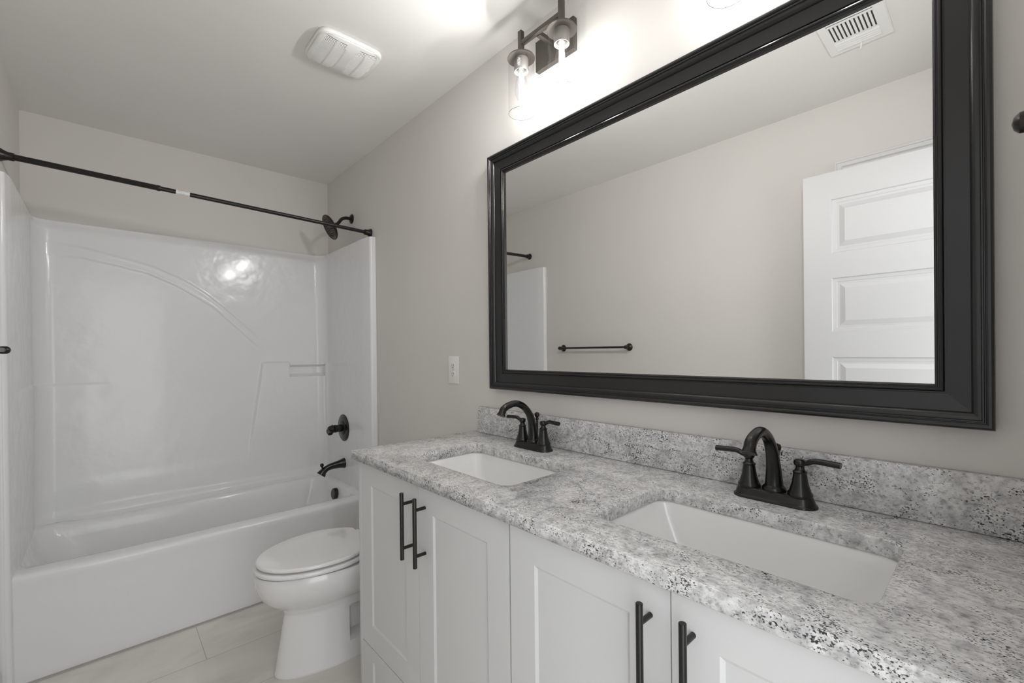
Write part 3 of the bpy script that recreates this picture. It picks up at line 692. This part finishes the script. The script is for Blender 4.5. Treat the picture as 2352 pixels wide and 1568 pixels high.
# ------------------------------------------------------------------ vanity lights
def vanity_light(X, label, first):
    ZL, YS, XP = 2.379, -0.105, X-0.0155
    r = root('vanity_light', label, 'wall light', (X, 0, ZL), 'two-glass bronze lights above the mirror')
    bm = B(); box(bm, XP-0.091, XP+0.091, -0.020, -0.0005, ZL-0.056, ZL+0.056, 0.0015); obj('back_plate', bm, M_lamp, r)
    bm = B(); box(bm, XP-0.008, XP+0.008, YS+0.006, -0.020, ZL-0.004, ZL+0.012, 0.0008); obj('support_arm', bm, M_lamp, r)
    bm = B(); box(bm, X-0.0875, X+0.0875, YS-0.0075, YS+0.0075, ZL-0.0015, ZL+0.0135, 0.0008); obj('cross_bar', bm, M_lamp, r)
    ZK = 2.337
    for s in (-1, 1):
        xc = X+s*0.0955
        bm = B(); box(bm, xc-0.0082, xc+0.0082, YS-0.0082, YS+0.0082, 2.345, 2.430, 0.0008)
        obj('stem', bm, M_lamp, r)
        bm = B(); lathe(bm, [(0.010, 0.018), (0.022, 0.016), (0.031, 0.011), (0.037, 0.003), (0.0470, 0.0), (0.0495, -0.004), (0.0495, -0.006), (0.045, -0.0065), (0.001, -0.0065)], (xc, YS, ZK), (0, 0, 1), 48); cp = obj('shade_cap', bm, M_lamp, r)
        bm = B(); lathe(bm, [(0.0245, -0.005), (0.0258, -0.008), (0.0258, -0.050), (0.0248, -0.052), (0.0225, -0.051), (0.0215, -0.030), (0.001, -0.030)], (xc, YS, ZK), (0, 0, 1), 40); so = obj('socket', bm, M_socket, cp)
        ZG = 2.137
        bm = B(); lathe(bm, [(0.0465, 2.332-ZG), (0.0465, 0.0)], (xc, YS, ZG), (0, 0, 1), 56, False, False); sh_ = obj('glass_shade', bm, M_glass, cp)
        bm = B(); lathe(bm, [(0.0460, 0.0), (0.0460, -0.0007), (0.0470, -0.0007), (0.0470, 0.0), (0.0460, 0.0)], (xc, YS, ZG), (0, 0, 1), 56, False, False); obj('glass_rim', bm, M_rim, sh_ if False else cp)
        # bulb
        bm = B(); lathe(bm, [(0.0125, 0.0), (0.013, -0.012), (0.0160, -0.032), (0.0225, -0.062), (0.0245, -0.080), (0.0225, -0.098), (0.0150, -0.114), (0.006, -0.122), (0.0005, -0.124)], (xc, YS, 2.302), (0, 0, 1), 32, False, True); bu = obj('bulb', bm, M_bulbglass, cp)
        bm = B(); lathe(bm, [(0.0125, 0.0), (0.0125, -0.018), (0.001, -0.018)], (xc, YS, 2.308), (0, 0, 1), 24); obj('bulb_cap', bm, M_chrome, cp)
        bm = B(); lathe(bm, [(0.0005, 0.0), (0.0050, -0.004), (0.0080, -0.018), (0.0095, -0.045), (0.0085, -0.072), (0.0045, -0.088), (0.0005, -0.092)], (xc, YS, 2.288), (0, 0, 1), 20); obj('filament', bm, M_fil, cp)
        ld = bpy.data.lights.new('bulb_fill', 'AREA'); ld.shape = 'DISK'; ld.size = 0.022; ld.energy = BULB_FILL; ld.color = (1.0, 0.988, 0.972)  # fill lamp added beside the filament, aimed away from the wall
        lo_ = bpy.data.objects.new('bulb_fill', ld); COL.objects.link(lo_); lo_.location = (xc-0.006-X, YS-0.0125, 2.240-ZL)
        lo_.rotation_euler = Vector((-0.48, -0.85, -0.14)).to_track_quat('-Z', 'Y').to_euler(); lo_.parent = r
        if first and s < 0:
            bm = B()
            for k in range(7):
                z = 2.322-k*0.0042; a0 = 2.6
                toc2 = math.atan2(CL.y-YS, CL.x-xc) - 0.35
                L_ = (0.30, 0.45, 0.42, 0.5, 0.38, 0.46, 0.3)[k]
                vs = [[bm.verts.new((xc+0.0261*math.cos(toc2+L_*(q/4-0.5)), YS+0.0261*math.sin(toc2+L_*(q/4-0.5)), zz)) for q in range(5)] for zz in (z, z-0.0018)]
                for q in range(4): bm.faces.new((vs[0][q], vs[0][q+1], vs[1][q+1], vs[1][q]))
            obj('printed_rating', bm, M_paper, cp, recalc=False)
    return r
vanity_light(2.2655, 'two-glass bronze vanity light left of the other, above the far sink', True)
vanity_light(2.980, 'bronze vanity light at the top edge, only one glass rim showing above the mirror', False)

# ------------------------------------------------------------------ outlet
v = root('wall_outlet', 'white duplex outlet plate on the wall left of the mirror', 'outlet', (1.585, 0, 1.201))
obj('cover_plate', box(B(), 1.5455, 1.6245, -0.006, -0.0003, 1.137, 1.265, 0.002), M_plast, v)
for zc in (1.220, 1.182):
    bm = B(); ring_faces(bm, [[(x, -h, z) for x, z in rrect(1.585-0.0165+d, 1.585+0.0165-d, zc-0.0145+d, zc+0.0145-d, 0.013, 6)] for d, h in ((0, 0.0058), (0.0, 0.0075), (0.001, 0.0083))], True, False, True)
    f_ = obj('receptacle', bm, M_plast, v)
    bm = B(); box(bm, 1.5775, 1.5792, -0.0086, -0.008, zc-0.001, zc+0.007); box(bm, 1.5905, 1.5925, -0.0086, -0.008, zc-0.002, zc+0.008)
    lathe(bm, [(0.0026, 0), (0.0026, 0.0006)], (1.585, -0.008, zc-0.0085), (0, -1, 0), 12); obj('slots', bm, M_black, f_, smooth=False)
bm = B(); lathe(bm, [(0.003, 0), (0.0025, 0.0008)], (1.585, -0.006, 1.201), (0, -1, 0), 12); obj('screw', bm, M_print, v)

# ------------------------------------------------------------------ towel bar on the left wall
def post(bm, x, z, standoff, y=-W, s=1):
    lathe(bm, [(0.026, 0.0), (0.027, 0.003), (0.025, 0.006), (0.016, 0.010), (0.009, 0.016), (0.0075, 0.030), (0.0085, standoff-0.022), (0.012, standoff-0.016), (0.014, standoff-0.004), (0.0135, standoff+0.006), (0.009, standoff+0.013), (0.001, standoff+0.016)], (x, y, z), (0, s, 0), 32)
v = root('towel_bar', 'dark bronze towel bar on the left wall, seen in the mirror beside the shower', 'towel bar', (1.26, -W, 1.305))
for x in (0.962, 1.570):
    bm = B(); post(bm, x, 1.308, 0.048); obj('post', bm, M_bronze, v)
bm = B(); lathe(bm, [(0.0075, 0), (0.0075, 0.608)], (0.962, -W+0.048, 1.308), (1, 0, 0), 20); obj('bar', bm, M_bronze, v)

# hook on the end wall
v = root('wall_hook', 'dark round-ended hook cut off by the right edge of the photo', 'hook', (XE, -0.30, 1.60))
HZ, HY = 1.585, -0.30
v.location = (XE, HY, HZ)
bm = B(); lathe(bm, [(0.026, 0.0), (0.027, 0.003), (0.024, 0.007), (0.014, 0.011), (0.009, 0.016), (0.0085, 0.034), (0.010, 0.040), (0.0135, 0.046), (0.0148, 0.054), (0.0135, 0.062), (0.0085, 0.067), (0.001, 0.069)], (XE, HY, HZ), (-1, 0, 0), 40); obj('post', bm, M_bronze, v)

# ------------------------------------------------------------------ bath fan grille
FXC, FYC, FHX, FHY, = 1.4975, -0.4755, 0.1115, 0.1275
fan = root('exhaust_fan', 'white slatted bath exhaust fan cover on the ceiling', 'exhaust fan', (FXC, FYC, H))
def superp(t, ax_, ay_, p):
    s, c_ = math.sin(t), math.cos(t); return (FXC+ax_*math.copysign(abs(c_)**(2/p), c_), FYC+ay_*math.copysign(abs(s)**(2/p), s))
def fring(sc, z, p=6.0, n=96, o=0): return [(*superp(2*PI*k/n, (FHX+o)*sc, (FHY+o)*sc, p), z) for k in range(n)]
def fz(x, y):    # domed underside
    u_ = (x-FXC)/FHX; w2 = (y-FYC)/FHY; return H - 0.030*(1 - 0.5*(abs(u_)**3.2) - 0.5*(abs(w2)**3.2)) - 0.004
IX, IY, BW = 0.092, 0.110, 0.0165
bm = B()
ring_faces(bm, [fring(1.0, H-0.0005), fring(1.0, H-0.012), fring(0.985, H-0.018)], True, False, False)
# grille skin: strips along Y; open slots between them inside the two louvre fields
rowsN = 74
def fieldspan(x):
    u_ = (x-FXC)/IX
    if abs(u_) > 1: return []
    lim = IY*(1-0.10*abs(u_)**2.5); bw = BW*(1+0.55*u_*u_)
    return [(FYC-lim, FYC-bw), (FYC+bw+0.004, FYC+lim)]
xs_ = [FXC-FHX*0.985 + 2*FHX*0.985*k/rowsN for k in range(rowsN+1)]
def ylim(x):
    u_ = min(1, abs((x-FXC)/(FHX*0.985))); return FHY*0.985*(max(0, 1-u_**6.0))**(1/6.0)
for k in range(rowsN):
    xa_, xb_ = xs_[k], xs_[k+1]; xm = (xa_+xb_)/2
    ya = (-ylim(xa_), ylim(xa_)); yb = (-ylim(xb_), ylim(xb_))
    slot = (k % 2 == 1) and 6 <= k <= rowsN-7
    cuts = [-1, 1]; nn = 40
    for q in range(nn):
        t0, t1 = -1+2*q/nn, -1+2*(q+1)/nn
        y00, y01, y10, y11 = FYC+t0*ya[1], FYC+t1*ya[1], FYC+t0*yb[1], FYC+t1*yb[1]
        ym = (y00+y01+y10+y11)/4
        if slot and any(a < ym < b for a, b in fieldspan(xm)) and not (abs(ym-(FYC-0.058)) < 0.0028 or abs(ym-(FYC+0.060)) < 0.0028): continue
        zf = lambda x, y: min(H-0.018, fz(x, y)) if True else 0
        try: bm.faces.new([bm.verts.new((x, y, zf(x, y))) for x, y in ((xa_, y00), (xb_, y10), (xb_, y11), (xa_, y01))])
        except ValueError: pass
bmesh.ops.remove_doubles(bm, verts=bm.verts, dist=1e-5)
g = obj('grille', bm, M_plast, fan, angle=50, recalc=False)
sd_ = g.modifiers.new('thickness', 'SOLIDIFY'); sd_.thickness = 0.0035; sd_.offset = 0
bm = B(); ring_faces(bm, [fring(0.93, H-0.008), fring(0.93, H-0.007)], True, True, True); obj('housing', bm, M_cavity, fan)

# ------------------------------------------------------------------ ceiling register
RX0, RX1, RY0, RY1 = 2.8455, 3.052, -1.092, -0.778
reg = root('ceiling_register', 'white metal air register on the ceiling, seen in the mirror', 'air vent', ((RX0+RX1)/2, (RY0+RY1)/2, H))
bm = B(); fx0, fx1, fy0, fy1 = RX0+0.030, RX1-0.034, -1.060, -0.812
for d0, h0, d1_, h1 in ((0, 0.0005, 0.0, 0.004), (0.0, 0.004, 0.004, 0.007)):
    ring_faces(bm, [[(RX0+d0, RY0+d0, H-h0), (RX1-d0, RY0+d0, H-h0), (RX1-d0, RY1-d0, H-h0), (RX0+d0, RY1-d0, H-h0)], [(RX0+d1_, RY0+d1_, H-h1), (RX1-d1_, RY0+d1_, H-h1), (RX1-d1_, RY1-d1_, H-h1), (RX0+d1_, RY1-d1_, H-h1)]], True, False, False)
a, b, c0, d0 = RX0+0.004, RX1-0.004, RY0+0.004, RY1-0.004; hh = H-0.007
quad(bm, (a, c0, hh), (b, c0, hh), (b, fy0, hh), (a, fy0, hh)); quad(bm, (a, fy1, hh), (b, fy1, hh), (b, d0, hh), (a, d0, hh))
quad(bm, (a, fy0, hh), (fx0, fy0, hh), (fx0, fy1, hh), (a, fy1, hh)); quad(bm, (fx1, fy0, hh), (b, fy0, hh), (b, fy1, hh), (fx1, fy1, hh))
for yy in (-0.996, -0.876): box(bm, fx0, fx1, yy-0.005, yy+0.005, hh, hh+0.003)
fr = obj('faceplate', bm, M_plast, reg, smooth=False, recalc=False)
bm = B(); nsl = 11
for k in range(nsl+1):      # centre blades run across, tilted
    x = fx0 + (fx1-fx0)*k/nsl
    quad(bm, (x-0.0035, -0.991, H-0.0075), (x+0.0045, -0.991, H-0.0075), (x+0.0045, -0.881, H-0.0075), (x-0.0035, -0.881, H-0.0075))
    quad(bm, (x+0.0045, -0.991, H-0.0075), (x+0.0045, -0.881, H-0.0075), (x+0.002, -0.881, H-0.0005), (x+0.002, -0.991, H-0.0005))
bl = obj('louver_blades', bm, M_plast, reg, smooth=False, recalc=False)
for ys, sg in (((-1.056, -1.041, -1.026, -1.011), 1), ((-0.861, -0.846, -0.831, -0.816), -1)):
    bm = B()
    for yy in ys:
        bm2 = B(); box(bm2, fx0, fx1, -0.0062, 0.0062, -0.0008, 0.0008)
        merge(bm, bm2, Matrix.Translation((0, yy+0.004, H-0.0075)) @ Matrix.Rotation(sg*0.25, 4, 'X'))
    obj('louver_bank', bm, M_plast, reg, smooth=False)
obj('duct_opening', box(B(), fx0-0.004, fx1+0.004, fy0-0.004, fy1+0.004, H-0.0012, H-0.0004), M_cavity, reg, smooth=False)
bm = B(); tube(bm, [(2.952, -1.063, H-0.006), (2.952, -1.068, H-0.016), (2.950, -1.070, H-0.030)], 0.0022, 10); obj('damper_lever', bm, M_plast, reg)
